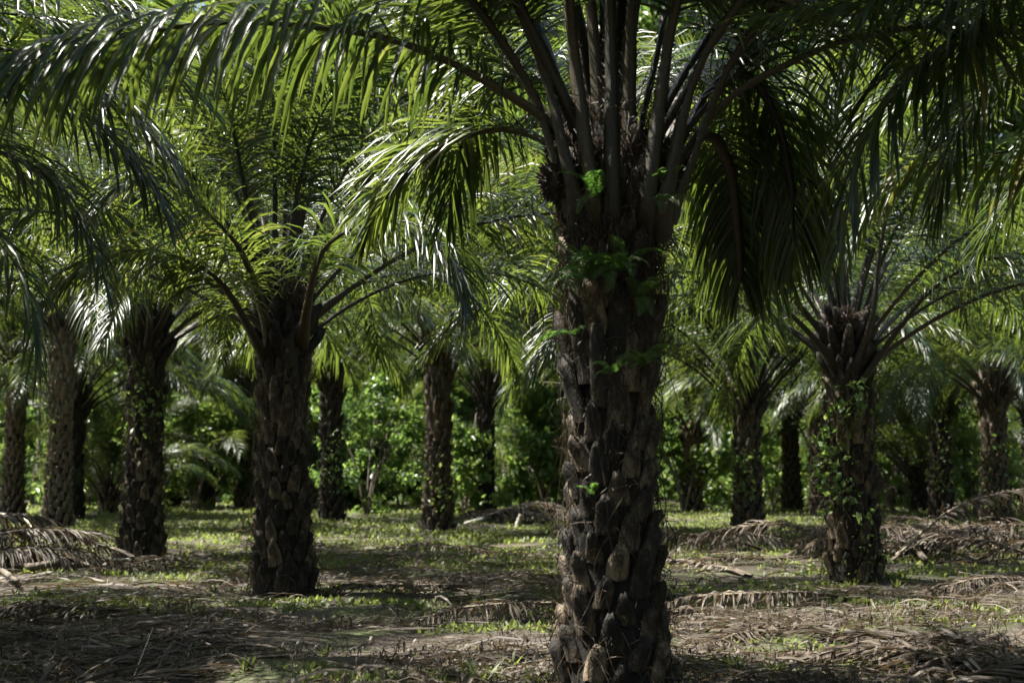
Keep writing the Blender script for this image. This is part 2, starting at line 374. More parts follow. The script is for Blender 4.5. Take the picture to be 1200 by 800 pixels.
GOLD = math.pi * (3 - math.sqrt(5))
def palm(x, y, H, seed, label, detail=2, nf=34, heroes=(), skip=None, scale=1.0, group='oil palms standing in the grove', lean=(0, 0), fruits=1, dead=0, maxcls=7):
    rg = random.Random(seed)
    e = obj('oil_palm', None); e.location = (x, y, float(gz(x, y))); e.scale = (scale,) * 3; e.empty_display_size = .3
    tag(e, label, 'palm tree', group)
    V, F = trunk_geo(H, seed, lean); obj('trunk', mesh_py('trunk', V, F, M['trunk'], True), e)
    # leaf bases in a spiral
    par = 9; mb = MB(); z = -.03; k = 0; dz = .0235
    cnt = 0
    while z < H + .12:
        a = k * GOLD + rg.uniform(-.05, .05); low = z < H * .42 + .35
        r = float(trunk_r(max(z, 0), H)) - .015
        if low: i = rg.randrange(5); G = BOOTG[i]; me = BOOTS[i]
        else: i = rg.randrange(3); G = BOOTL[i]; me = BOOTSL[i]
        til = rg.uniform(-.05, .14); s_ = rg.uniform(.85, 1.1); rl = rg.uniform(-.10, .10)
        cx, cy_ = math.cos(a) * r + lean[0] * z, math.sin(a) * r + lean[1] * z
        if detail == 2 and cnt < 299:
            if math.sin(a) < .35:          # the side turned to the camera; the rest joins one mesh
                o = obj('leaf_base', me, e); o.location = (cx, cy_, z); o.rotation_euler = (rl, til, a); o.scale = (s_,) * 3; cnt += 1
            else: mb.add(xf(G[0], cx, cy_, z, a, til, s_, rl), [f for f in G[1]])
        else: mb.add(xf(G[0], cx, cy_, z, a, til, s_, rl), [f for f in G[1]])
        k += 1; z += dz * (1 if low else 1.35) * rg.uniform(.8, 1.2)
    fl = .45 if nf == 50 else 1.0
    for q in range(34):                 # cut stubs flaring out under the crown
        a = q * GOLD + rg.uniform(-.1, .1); u = q / 33; zz = H - .55 + .75 * u; i = rg.randrange(3)
        mb.add(xf(BOOTL[i][0], math.cos(a) * .17 + lean[0] * zz, math.sin(a) * .17 + lean[1] * zz, zz - .1 * (1 - fl), a, rg.uniform(.28, .50) * fl, rg.uniform(.85, 1.15) * (.75 + .25 * fl), rg.uniform(-.12, .12)), [f for f in BOOTL[i][1]])
    V = np.concatenate(mb.V); F = np.concatenate(mb.F).tolist()
    o = obj('leaf_bases', mesh_py('leaf_bases', V, F, M['boot'], True), e); o['kind'] = 'stuff'
    if detail >= 1:
        o = obj('fibres', fibres_mesh(H, 1500 if detail == 2 else 400, seed, lean), e); o['kind'] = 'stuff'
    a0 = rg.uniform(0, 6.28)
    for k in range(nf):
        u = k / (nf - 1); a = a0 + k * GOLD + rg.uniform(-.12, .12)          # u=0 oldest, lowest
        if skip and skip(a % (2 * math.pi), u): continue
        c = int(round((1 - u ** .9) * 7 + rg.uniform(-.3, .3))); c = max(0, min(maxcls, c))
        me = FR[c][rg.randrange(3)]
        r = .22 - .19 * u; zz = H - .25 + .75 * u
        o = obj('frond', me[0], e); o.location = (math.cos(a) * r + lean[0] * zz, math.sin(a) * r + lean[1] * zz, zz); o.rotation_euler = (rg.uniform(-.12, .12), 0, a)
        s_ = rg.uniform(.9, 1.08); o.scale = (s_, s_, s_)
        l = obj('leaflets', me[1], o); l['kind'] = 'stuff'
    for k in range(dead):
        a = rg.uniform(math.pi, 2 * math.pi) if k else rg.uniform(0, 6.28); me = DF[rg.randrange(3)]
        o = obj('frond', me[0], e); o.location = (math.cos(a) * .25, math.sin(a) * .25, H - .3); o.rotation_euler = (0, 0, a); o.scale = (.8,) * 3
        o['label'] = 'dead brown frond hanging against the trunk'
        l = obj('leaflets', me[1], o); l['kind'] = 'stuff'
    for k in range(fruits):
        a = rg.uniform(math.pi * 1.0, math.pi * 2); o = obj('fruit_bunch', FRUIT[k % 2], e)
        o.location = (math.cos(a) * .33 + lean[0] * H, math.sin(a) * .33, H + .25 + .2 * rg.random()); o.rotation_euler = (rg.uniform(-.4, .4), rg.uniform(-.4, .4), a)
    return e

def hero_frond(palm_e, pts, seed, label=None, single=False, **kw):
    """frond through world-space points, child of palm_e"""
    P, L_ = resample(pts, 48); P = P - np.array(palm_e.location)
    o0 = P[0].copy(); P = P - o0
    (RV, RF), V3, tone = frond_geo(P, L_, seed, **kw)
    o = obj('frond', mesh_np('frond', RV, RF, M['rachis'], smooth=True), palm_e); o.location = o0
    if label: o['label'] = label
    if single:
        F = leaf_faces(5)
        for q in range(len(V3)):
            b0 = V3[q][1]; l = obj('leaflet', mesh_np('leaflet', V3[q] - b0, F, M['frond'], np.full(15, tone[q]), True), o); l.location = b0
    else:
        l = obj('leaflets', leaflets_mesh('leaflets', V3, tone, M['frond']), o); l['kind'] = 'stuff'
    return o

# ------------------------------------------------------------------ the palms
#  px, base py, crown-base py, detail, label
def base_y(py): return ground_at(600, py)[1]
near = at(718, 600, 9.9); NX, NY = near[0], 9.9
NH = 3.35
def azdeg(a, c, tol):
    d = (math.degrees(a) - c + 180) % 360 - 180; return abs(d) < tol
A = palm(NX, NY, NH, 11, 'broad nearest oil palm with ferns on its trunk and stout dark stalks fanning upward', 2, 50,
         skip=lambda a, u: (u > .5 and int(u * 997) % 5 < 3) or (u < .55 and not azdeg(a, 95, 50)) or u < .3 or (u < .8 and azdeg(a, 270, 20)) or (.4 < u < .85 and azdeg(a, 90, 35)), fruits=0, lean=(-.004, 0))
az = float(A.location.z)
def W(*pts): return [at(*p) for p in pts]
# the long frond that arches over to the far side of the frame
hero_frond(A, W((700, 235, 9.85), (650, 150, 9.75), (565, 92, 9.6), (480, 52, 9.5), (390, 33, 9.4), (250, 26, 9.3), (110, 50, 9.2), (0, 84, 9.1), (-110, 140, 9.0)), 501,
           'long frond arching sideways with its leaflets hanging like a curtain', single=True, nl=125, leaf=1.05, width=.042, droop=3.2, s0=.2, pet=.085, up0=30)
# stout upright petioles facing the camera
UP = [((682, 275), (640, 90), (598, -10), (500, -200), 9.62), ((672, 255), (625, 110), (560, 10), (450, -120), 9.75), ((700, 285), (672, 60), (664, -40), (640, -300), 9.58), ((718, 290), (716, 60), (712, -60), (690, -330), 9.55),
      ((738, 285), (738, 90), (746, -50), (790, -330), 9.72), ((755, 280), (778, 90), (800, -20), (880, -260), 9.58), ((772, 280), (812, 95), (868, 0), (1010, -190), 9.62),
      ((784, 262), (850, 85), (918, 0), (1090, -130), 9.75),
      ((728, 200), (726, 60), (730, -80), (700, -380), 10.05)]
for q, (a, b_, c, d, yy) in enumerate(UP):
    hero_frond(A, W((*a, NY - .12), (a[0] * .75 + b_[0] * .25, a[1] * .72 + b_[1] * .28, min(yy, NY - .1) - .02 if yy < 9.9 else yy), (*b_, yy - .05), (*c, yy - .3), (*d, yy - 1.1)), 520 + q, nl=105, leaf=.9, droop=.9, s0=.5, pet=.080)
hero_frond(A, W((782, 205, 9.85), (850, 118, 9.8), (940, 66, 9.7), (1010, 42, 9.6), (1100, 30, 9.5), (1200, 45, 9.4), (1300, 90, 9.3)), 531, nl=105, leaf=.75, droop=1.2, s0=.35, pet=.07)
# drooping ones behind, on both sides
hero_frond(A, W((770, 200, 10.1), (800, 110, 10.5), (840, 90, 11), (880, 130, 11.4), (900, 220, 11.6), (905, 330, 11.7)), 540, nl=105, leaf=1.0, droop=2.2, s0=.25)
hero_frond(A, W((770, 200, 10.1), (790, 110, 10.7), (810, 75, 11.3), (835, 110, 11.8), (845, 200, 12.1), (850, 290, 12.2)), 541, nl=105, leaf=1.0, droop=2.2, s0=.25)
hero_frond(A, W((700, 200, 10.1), (660, 110, 10.5), (610, 88, 11), (570, 110, 11.3), (540, 170, 11.5), (525, 250, 11.6)), 542, nl=105, leaf=.95, droop=2.0, s0=.25)
hero_frond(A, W((695, 220, 10.1), (640, 165, 10.4), (580, 150, 10.8), (520, 170, 11.1), (465, 215, 11.3), (430, 270, 11.4)), 543, nl=105, leaf=.8, droop=1.2, s0=.3)
o = obj('crown_fibres', fibres_mesh(NH + .75, 2600, 77, z0=NH - .5), A); o['kind'] = 'stuff'
hero_frond(A, W((775, 210, 10.2), (830, 105, 10.3), (875, 88, 10.4), (908, 135, 10.5), (926, 210, 10.6), (932, 290, 10.7)), 544, nl=105, leaf=1.0, droop=2.2, s0=.25)
hero_frond(A, W((785, 230, 10.05), (812, 170, 10.3), (835, 160, 10.6), (855, 200, 10.9), (865, 270, 11.1), (868, 330, 11.2)), 545, nl=105, leaf=.9, droop=2.0, s0=.3)
for q, (b1, b2, b3) in enumerate((((660, 100), (625, 20), (540, -120)), ((800, 110), (850, 30), (960, -100)), ((700, 60), (690, -40), (660, -250)), ((765, 80), (790, -30), (850, -230)), ((830, 120), (900, 50), (1000, -20)), ((640, 130), (590, 70), (500, -20)))):
    hero_frond(A, W((722 + (b1[0] - 725) * .3, 215, NY + .1), (*b1, NY + .12), (*b2, NY + .25), (*b3, NY + .9)), 550 + q, nl=105, leaf=.9, droop=1.0, s0=.42, pet=.07)
for (fx, fy, fz, k) in ((-.36, -.12, NH + .22, 0), (-.30, .1, NH + .5, 1), (.34, -.05, NH + .3, 0)):
    o = obj('fruit_bunch', FRUIT[k], A); o.location = (fx, fy, fz); o.rotation_euler = (.3 * k, .4 - k * .5, k * 2.0)

PAL = [ # px, base py, H, detail, seed, label, lean, fruits, dead
    (326, 700, 3.25, 2, 21, 'thick dark oil palm with a round spiky bunch, left of the biggest trunk', 1, 0),
    (160, 655, 3.7, 2, 31, 'shaggy oil palm with loose bark fibres, second palm in the row going back leftward', 1, 0),
    (62, 621, 5.0, 1, 41, 'tall slim oil palm in the left row beyond the shaggy one', 1, 0),
    (10, 607, 4.6, 1, 42, 'dark oil palm cut by the left edge of the grove', 0, 1),
    (387, 611, 3.9, 1, 51, 'oil palm just behind the thick dark one on its right side', 1, 0),
    (512, 626, 4.1, 1, 52, 'slender oil palm under a drooping dark crown between the two thickest trunks', 1, 0),
    (568, 600, 3.9, 1, 53, 'short oil palm with an open ragged crown behind the heap of pale dead wood', 0, 1),
    (880, 627, 3.0, 1, 61, 'oil palm with yellow green creeper below its flared crown of dry stalks', 1, 0),
    (1008, 683, 3.05, 2, 62, 'stocky oil palm wrapped in leafy creeper beside the heap of dead fronds', 1, 0),
    (1108, 612, 3.4, 1, 63, 'oil palm rising out of the back of the dead frond heap', 0, 0),
    (1172, 622, 3.2, 1, 64, 'oil palm at the right end of the dead frond heap with bright arching stalks', 1, 0),
    (285, 596, 4.6, 1, 71, 'sunlit pale oil palm in the far row half hidden by the thick dark one', 0, 0),
    (965, 606, 3.0, 1, 72, 'oil palm with a low crown close behind the creeper wrapped one', 0, 1),
    (813, 599, 2.6, 0, 73, 'far small oil palm in the gap right of the nearest trunk', 0, 0),
    (930, 599, 3.4, 0, 74, 'far thin oil palm between the flared crown palm and the stocky one', 0, 1),
    (80, 607, 3.4, 0, 75, 'oil palm trunk peeping out from behind the tall slim one', 0, 0),
    (198, 594, 5.0, 0, 76, 'far dark oil palm directly right of the shaggy one', 0, 0),
    (1060, 594, 3.2, 0, 78, 'far oil palm in deep shade behind the dead frond heap', 0, 0),
    (724, 637, 4.3, 1, 80, 'oil palm standing directly behind the nearest one, only its crown showing', 0, 0),
    (1215, 603, 3.6, 0, 79, 'far oil palm at the right edge of the grove', 0, 1)]
PE = {}
for (px, py, H, det, sd_, lab, fr, dd) in PAL:
    g = ground_at(px, py); sk = None
    if px in (326, 1008): sk = lambda a, u: (u < .9 and azdeg(a, 270, 50)) or (u > .78 and int(u * 997) % 3)
    PE[px] = palm(g[0], g[1] + .3, H, sd_, lab, det, 40 if det else 30, skip=sk, fruits=fr, dead=dd, lean=(0.012 * math.sin(sd_ * 1.7), 0),
                  scale=1.0, maxcls=4 if px in (387, 568, 285, 880, 965, 724) else 5)
UND = [(130, 47, 'young stemless palm between the tall slim palm and the shaggy one'), (243, 53, 'young stemless palm in the shade left of the thick dark palm'), (352, 55, 'young stemless palm behind the thick dark palm'),
       (447, 56, 'young stemless palm in the undergrowth left of the slender palm'), (628, 56, 'young stemless palm in the undergrowth left of the nearest trunk'), (1078, 49, 'young stemless palm between the stocky palm and the heap palm')]
for k, (px, y_, lab) in enumerate(UND):
    palm((px - 600) / FPX * y_, y_, .5 + .25 * (k % 3), 300 + k, lab, 0, 24, fruits=0, group='young palms at the edge of the wood', maxcls=4, scale=.8 + .1 * (k % 3))
# palms beyond the frame: some fronds reach into it, others are added for shade
OFF = [(7.6, 11.6, 4.3, 81), (-6.9, 7.6, 4.7, 96), (6.7, 7.2, 4.6, 97), (-8.4, 13.2, 4.0, 82), (13.2, 19.8, 3.6, 84), (-14, 22.5, 4.2, 85), (18, 30, 3.8, 86), (-19, 33, 4.2, 87),  # the two tall near-edge palms are added to shade the foreground
       (6.5, -4.5, 4.0, 88), (-4.5, -6.5, 4.2, 89), (12.4, 4, 4, 90), (-12.6, 4, 4, 91), (.8, -2.2, 5.0, 98), (13, -4, 4.5, 99), (-12.5, -5, 4.5, 100), (2.5, -11, 4.5, 101), (1, 25, 4.6, 93), (8.2, 25.5, 4.2, 94), (-9.2, 33, 4.3, 95)]  # unseen palms around and behind the viewer, added to block sky light
LABO = {96: 'tall oil palm added just past the near left edge to shade the ground', 97: 'tall oil palm added just past the near right edge to shade the ground', 84: 'oil palm past the right edge beside the dead frond heap', 85: 'oil palm past the left edge beside the grey frond heap', 86: 'far oil palm past the right edge', 87: 'far oil palm past the left edge', 88: 'unseen oil palm standing behind the viewer to the right', 89: 'unseen oil palm standing behind the viewer to the left', 90: 'unseen oil palm farthest out on the right beside the viewer', 91: 'unseen oil palm farthest out on the left beside the viewer', 98: 'tall unseen oil palm added directly behind the viewer to block sky light', 99: 'unseen oil palm added behind the viewer, farthest out on the right', 100: 'unseen oil palm added behind the viewer, farthest out on the left', 101: 'unseen oil palm added farthest behind the viewer',
        81: 'oil palm past the right edge whose dark fronds hang into view', 82: 'oil palm past the left edge whose fronds droop into view'}
OE = {}
for (x, y, H, s_) in OFF:
    if s_ in (93, 94, 95): continue
    OE[s_] = palm(x, y, H, s_, LABO.get(s_, 'oil palm of the same grove standing outside the view'), 0, 40, fruits=0, maxcls=3 if s_ in (96, 97) else 2 if s_ == 98 else 5)
# fronds of the right hand neighbour hanging into the picture
B = OE[81]; bx, by = B.location.x, B.location.y
top = np.array([bx, by, 4.6])
hero_frond(B, [top + (-.1, -.1, 0), at(1330, -60, 10.8), at(1230, -20, 10.2), at(1150, 20, 9.8), at(1080, 78, 9.4), at(1028, 140, 9.2), at(1000, 210, 9.1), at(988, 285, 9.1)], 601,
           'dark frond arching down with long hanging leaflets', single=True, nl=125, leaf=1.1, width=.042, droop=2.2, s0=.18)
hero_frond(B, [top + (-.2, .1, -.1), at(1400, 120, 12), at(1290, 150, 12), at(1190, 176, 12), at(1110, 185, 12), at(1040, 215, 12), at(1000, 280, 12)], 602,
           'frond lying level with sunlit leaflets folded over its stalk', nl=95, leaf=.95, width=.055, droop=2.1, s0=.15)
hero_frond(B, [top + (-.1, -.2, .2), at(1380, -150, 10.5), at(1250, -90, 9.6), at(1130, -40, 9.0), at(1000, 5, 8.6), at(900, 20, 8.4)], 603, nl=105, leaf=.8, droop=1.4, s0=.2)
hero_frond(B, [top + (-.1, -.2, .1), at(1350, -100, 10.2), at(1240, -60, 9.7), at(1165, -10, 9.3), at(1125, 60, 9.1), at(1105, 140, 9.0)], 604, nl=110, leaf=.95, droop=2.0, s0=.2)
hero_frond(B, [top + (-.2, 0, 0), at(1330, 40, 10.9), at(1235, 55, 10.6), at(1160, 100, 10.4), at(1118, 170, 10.3), at(1098, 250, 10.3)], 605, nl=110, leaf=.95, droop=1.9, s0=.2)
hero_frond(B, [top + (-.2, .2, .2), at(1330, -60, 11.6), at(1200, -60, 11.4), at(1080, -10, 11.2), at(1000, 60, 11.1), at(960, 150, 11.0)], 606, nl=110, leaf=.95, droop=1.9, s0=.2)
Cc = OE[82]; cx, cy_ = Cc.location.x, Cc.location.y
topc = np.array([cx, cy_, 4.2])
hero_frond(Cc, [topc, at(-120, 150, 12.6), at(-30, 165, 12.2), at(40, 200, 12), at(95, 255, 11.8), at(125, 330, 11.7)], 611, 'dark drooping frond with long hanging leaflets', nl=105, leaf=.95, droop=1.6, s0=.15)
hero_frond(Cc, [topc + (0, -.1, -.1), at(-150, 190, 12.0), at(-70, 225, 11.6), at(0, 285, 11.3), at(35, 350, 11.2), at(45, 430, 11.2)], 612, nl=105, leaf=.9, droop=1.3, s0=.15)
hero_frond(Cc, [topc + (0, .2, .1), at(-150, -60, 12), at(-50, -40, 11.5), at(80, -10, 11), at(200, 30, 10.6), at(290, 80, 10.4)], 613, nl=105, leaf=.9, droop=1.3, s0=.15)
# two particular fronds of the thick dark palm
D = PE[326]; dx, dy, dzp = D.location.x, D.location.y, 0
hero_frond(D, [np.array([dx + .2, dy - .1, 3.0]), at(375, 300, 15.6), at(430, 262, 15.2), at(485, 262, 14.8), at(520, 290, 14.5), at(540, 330, 14.4), at(548, 365, 14.3)], 621,
           'frond bending over with a curtain of dark leaflets at its tip', nl=105, leaf=.95, droop=1.5, s0=.3)
hero_frond(D, [np.array([dx - .2, dy - .1, 2.8]), at(262, 335, 15.7), at(215, 303, 15.5), at(165, 292, 15.3), at(110, 305, 15.1), at(60, 345, 15.0)], 622, nl=105, leaf=.85, droop=1.6, s0=.3)
hero_frond(D, [np.array([dx - .15, dy - .15, 3.1]), at(285, 300, 15.6), at(245, 250, 15.3), at(200, 215, 15.0), at(150, 215, 14.7), at(95, 260, 14.5)], 623, nl=105, leaf=.9, droop=1.5, s0=.3)
o = obj('fruit_bunch', FRUIT[0], D); o.location = tuple(at(293, 293, dy - .35) - np.array(D.location)); o.scale = (.95, .95, .75)

J = PE[1008]; jx, jy = J.location.x, J.location.y
hero_frond(J, [np.array([jx + .1, jy - .2, 2.7]), at(1058, 378, jy - .6), at(1100, 332, jy - 1), at(1165, 302, jy - 1.4), at(1240, 310, jy - 1.8), at(1310, 350, jy - 2)], 631, nl=105, leaf=.8, droop=1.3, s0=.35, pet=.09)
hero_frond(J, [np.array([jx - .05, jy - .22, 2.7]), at(1022, 370, jy - .5), at(1030, 300, jy - .6), at(1050, 200, jy - .9), at(1090, 110, jy - 1.6), at(1160, 60, jy - 2.4)], 632, nl=105, leaf=.85, droop=.9, s0=.35, pet=.09)
# paler, sunlit stalks at the heart of the thick dark palm
for q, (p1, p2, p3, p4) in enumerate((((322, 310), (322, 200), (318, 90), (300, -40)), ((338, 310), (352, 210), (385, 120), (450, 60)), ((305, 320), (285, 215), (262, 110), (215, 20)))):
    hero_frond(D, [np.array([dx + (-.05, .1, -.15)[q], dy - .22, 2.75]), at(*p1, dy - .35), at(*p2, dy - .5), at(*p3, dy - .9), at(*p4, dy - 1.6)], 640 + q, nl=105, leaf=.9, droop=.8, s0=.42, pet=.085)
# ------------------------------------------------------------------ ground
def axis(a, b_, near_, step0, grow):
    out = [near_]; s_ = step0
    while out[-1] < b_: out.append(out[-1] + s_); s_ *= grow
    s_ = step0; lo = [near_]
    while lo[-1] > a: lo.append(lo[-1] - s_); s_ *= grow
    return np.array(sorted(set(lo + out)))
gx = axis(-400, 400, 0, .16, 1.035); gy = axis(-60, 900, 12, .14, 1.03)
X, Y = np.meshgrid(gx, gy); rngg = np.random.default_rng(3)
Z = gz(X, Y) + rngg.normal(0, .006, X.shape)
nx, ny = len(gx), len(gy)
I = (np.arange(ny - 1)[:, None] * nx + np.arange(nx - 1)[None]).reshape(-1)
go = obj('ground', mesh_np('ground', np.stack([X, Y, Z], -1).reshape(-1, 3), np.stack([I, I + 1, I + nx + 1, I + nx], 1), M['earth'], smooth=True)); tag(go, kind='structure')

def vnoise(x, y, s, off=0):           # cheap value noise for masks
    rg = np.random.default_rng(77 + off); T_ = rg.random((256, 256)); xs, ys = x * s + 300, y * s + 300
    xi, yi = np.floor(xs).astype(int), np.floor(ys).astype(int); fx, fy = xs - xi, ys - yi
    fx = fx * fx * (3 - 2 * fx); fy = fy * fy * (3 - 2 * fy)
    g = lambda a, b_: T_[a % 256, b_ % 256]
    return (g(xi, yi) * (1 - fx) + g(xi + 1, yi) * fx) * (1 - fy) + (g(xi, yi + 1) * (1 - fx) + g(xi + 1, yi + 1) * fx) * fy
def frustum_pts(n, y0, y1, rng, p=1.0, margin=1.15):
    u = rng.random(n); y = y0 * (y1 / y0) ** u if p == 1 else y0 + (y1 - y0) * u
    x = (rng.random(n) * 2 - 1) * y * .36 * margin; return x, y
def green(x, y):
    g = .55 * vnoise(x * .5, y * 1.3, .8) + .3 * vnoise(x, y, 2.1, 1) + .15 * vnoise(x, y, 6, 2)
    g = g + np.interp(y, [9, 11, 12.5, 14.5, 17, 21, 24, 30, 45, 60], [-.02, .02, -.16, .02, .02, -.02, .10, .16, .16, .1])
    return g
# low ground cover
rng = np.random.default_rng(5)
x, y = frustum_pts(260000, 7.5, 60, rng); keep = green(x, y) + rng.normal(0, .05, len(x)) > .565; x, y = x[keep], y[keep]
n = len(x); h = rng.uniform(.03, .10, n) * np.interp(y, [8, 14, 30, 60], [.8, 1, 1.35, 1.8]); a = rng.uniform(0, 6.28, n); ti = rng.uniform(.2, 1.3, n)
wd = h * rng.uniform(.14, .34, n); z = gz(x, y)
d = np.stack([np.cos(a) * np.sin(ti), np.sin(a) * np.sin(ti), np.cos(ti)], 1); sdv = np.stack([-np.sin(a), np.cos(a), 0 * a], 1)
b0 = np.stack([x, y, z - .005], 1)
V = np.stack([b0 - sdv * wd[:, None] * .3, b0 + sdv * wd[:, None] * .3, b0 + d * h[:, None] * .6 + sdv * wd[:, None], b0 + d * h[:, None] - (0, 0, .0) , b0 + d * h[:, None] * .6 - sdv * wd[:, None]], 1)
F = np.array([[0, 1, 2, 4], [4, 2, 3, 3]])
Vt = V.reshape(-1, 3); ft = np.arange(n)[:, None] * 5
quads = np.concatenate([ft + [0, 1, 2, 4]]); tris = ft + [4, 2, 3]
tri_all = np.concatenate([ft + [0, 1, 2], ft + [0, 2, 4], tris])
go2 = obj('ground_cover', mesh_np('ground_cover', Vt, tri_all, M['grass'], np.repeat(rng.random(n), 5))); tag(go2, kind='stuff')

# litter of loose dry leaflets
def ribbons(n, seed, y0, y1, lmin, lmax, wmin, wmax, thr=.0, zmax=.05, align=.5):
    rng = np.random.default_rng(seed); x, y = frustum_pts(n, y0, y1, rng)
    keep = vnoise(x * .6, y * 1.5, .9, 5) + rng.normal(0, .08, n) > thr; x, y = x[keep], y[keep]; n = len(x)
    a = rng.normal(0, 1, n) * align + np.where(rng.random(n) < .3, rng.uniform(0, 3.14, n), .1)
    l = rng.uniform(lmin, lmax, n); wd = rng.uniform(wmin, wmax, n); k = 5; u = np.linspace(-.5, .5, k)
    cu = rng.normal(0, .9, n); z0 = rng.random(n) ** 2 * zmax; lift = rng.random(n) ** 3 * .12
    aa = a[:, None] + cu[:, None] * u; X_ = x[:, None] + np.cumsum(np.cos(aa), 1) * l[:, None] / k; Y_ = y[:, None] + np.cumsum(np.sin(aa), 1) * l[:, None] / k
    Z_ = gz(X_, Y_) + .008 + z0[:, None] + lift[:, None] * (1 - (2 * u) ** 2) 
    prof = np.array([.4, 1, 1, .8, .1]); ww = wd[:, None] * prof * .5; tl = rng.uniform(-.8, .8, n)[:, None]
    nx_, ny_ = -np.sin(aa), np.cos(aa)
    A_ = np.stack([X_ - nx_ * ww, Y_ - ny_ * ww, Z_ - ww * tl], -1); B_ = np.stack([X_ + nx_ * ww, Y_ + ny_ * ww, Z_ + ww * tl], -1)
    V = np.stack([A_, B_], 2).reshape(n, k * 2, 3)
    F = np.array([[2 * i, 2 * i + 1, 2 * i + 3, 2 * i + 2] for i in range(k - 1)]); F = (F[None] + (np.arange(n) * 2 * k)[:, None, None]).reshape(-1, 4)
    return V.reshape(-1, 3), F, np.repeat(rng.random(n), 2 * k)
mb = MB()
for args in ((13000, 1, 7.5, 20, .12, .6, .008, .022, .50), (9000, 2, 18, 45, .2, .8, .018, .035, .52), (14000, 3, 7.5, 16, .03, .12, .006, .025, .35), (9000, 4, 7.5, 30, .45, 1.2, .010, .022, .42)):
    V, F, T_ = ribbons(*args); mb.add(V, F, T_)
go3 = obj('leaf_litter', mb.mesh('leaf_litter', M['dead'])); tag(go3, kind='stuff')

# ------------------------------------------------------------------ dead fronds on the ground
def lying(x, y, a, L_, seed, lift=.10, nl=60, leaf=.5, droop=1.2, bend=.15, pet=.06, zoff=0.0, tipz=.02, tilt=0.0):
    n = 40; u = np.linspace(0, 1, n); aa = a + bend * (u - .5) * 2
    X_ = x + np.cumsum(np.cos(aa)) * L_ / n; Y_ = y + np.cumsum(np.sin(aa)) * L_ / n
    Z_ = gz(X_, Y_) + .03 + zoff + lift * np.sin(np.pi * np.clip(u, 0, 1)) ** .8 + tilt * u + tipz * u
    P = np.stack([X_, Y_, Z_], 1); o0 = P[0].copy()
    P2 = P - o0
    cl = lambda xx, yy: gz(xx + o0[0], yy + o0[1]) - o0[2] + zoff * .6
    (RV, RF), V3, tone = frond_geo(P2, L_, seed, nl=nl, leaf=leaf, width=.026, droop=droop, s0=.12, pet=pet, dead=True, clampz=cl, missing=.1, up0=15)
    o = obj('fallen_frond', mesh_np('fallen_frond', RV, RF, M['deadstalk'], smooth=True)); o.location = o0
    l = obj('leaflets', leaflets_mesh('leaflets', V3, tone, M['dead']), o); l['kind'] = 'stuff'
    return o
FL = 'fallen palm fronds on the ground'
def lie_px(px0, py0, px1, py1, lab, seed, **kw):
    a, b_ = ground_at(px0, py0), ground_at(px1, py1); v = b_ - a
    o = lying(a[0], a[1], math.atan2(v[1], v[0]), float(np.linalg.norm(v)), seed, **kw); tag(o, lab, 'fallen frond', FL); return o
lie_px(1000, 712, 760, 722, 'pale fallen frond with comb of curled leaflets pointing right past the nearest trunk', 701, lift=.15, droop=2.4, leaf=.42, pet=.06)
lie_px(690, 712, 480, 742, 'fallen frond with curled grey leaflets just behind the left foot of the nearest trunk', 702, lift=.15, droop=2.4, leaf=.42, pet=.05)
lie_px(178, 724, -140, 726, 'dark straight fallen frond with short hooked leaflets at the left edge', 703, lift=.10, droop=2.2, leaf=.4, pet=.05)
lie_px(1250, 690, 1085, 700, 'fallen frond with thin fanned leaflets at the foot of the right frond heap', 704, lift=.12, droop=1.2, leaf=.5, pet=.05)
lie_px(890, 700, 700, 703, 'straight bare looking fallen stalk just behind the nearest trunk', 705, lift=.05, droop=2, leaf=.2, pet=.07)
lie_px(880, 672, 740, 660, 'thick fallen stalk pointing at the foot of the stocky palm', 706, lift=.06, droop=2, leaf=.25, pet=.09)
lie_px(960, 655, 790, 668, 'brown fallen frond with bunched leaflets between the flared and stocky palms', 707, lift=.06, droop=1.0, leaf=.55)
lie_px(-60, 790, 260, 745, 'long fallen frond with leaflets spread flat in the bottom left corner', 708, lift=.05, droop=.35, leaf=.6, pet=.04)
lie_px(-80, 825, 240, 792, 'flat fallen frond lowest in the bottom left corner', 709, lift=.05, droop=.35, leaf=.6, pet=.04)
lie_px(330, 760, 20, 768, 'weathered fallen frond crossing the bare earth strip at the left', 710, lift=.05, droop=.4, leaf=.5, pet=.03)
lie_px(1260, 765, 960, 752, 'fallen frond along the far side of the bare strip at lower right', 711, lift=.05, droop=.5, leaf=.55, pet=.045)
lie_px(1260, 800, 930, 772, 'fallen frond with many narrow leaflets in the bottom right corner', 712, lift=.06, droop=.6, leaf=.6, pet=.045)
lie_px(1000, 812, 1280, 780, 'flat fallen frond lowest in the bottom right corner', 713, lift=.06, droop=.6, leaf=.6, pet=.03)
lie_px(420, 640, 620, 652, 'thin brown fallen frond in the sunny patch between the slender palm and the nearest trunk', 714, lift=.05, droop=1, leaf=.5)
lie_px(240, 660, 100, 680, 'fallen frond with pale bent stalk at the foot of the shaggy palm', 715, lift=.1, droop=1, leaf=.5)
lie_px(560, 690, 380, 700, 'half buried fallen frond beside the thick dark palm foot', 716, lift=.05, droop=.8, leaf=.5)
lie_px(940, 740, 800, 765, 'broken fallen frond on the bare strip just past the nearest trunk foot', 717, lift=.04, droop=.6, leaf=.4, pet=.03)
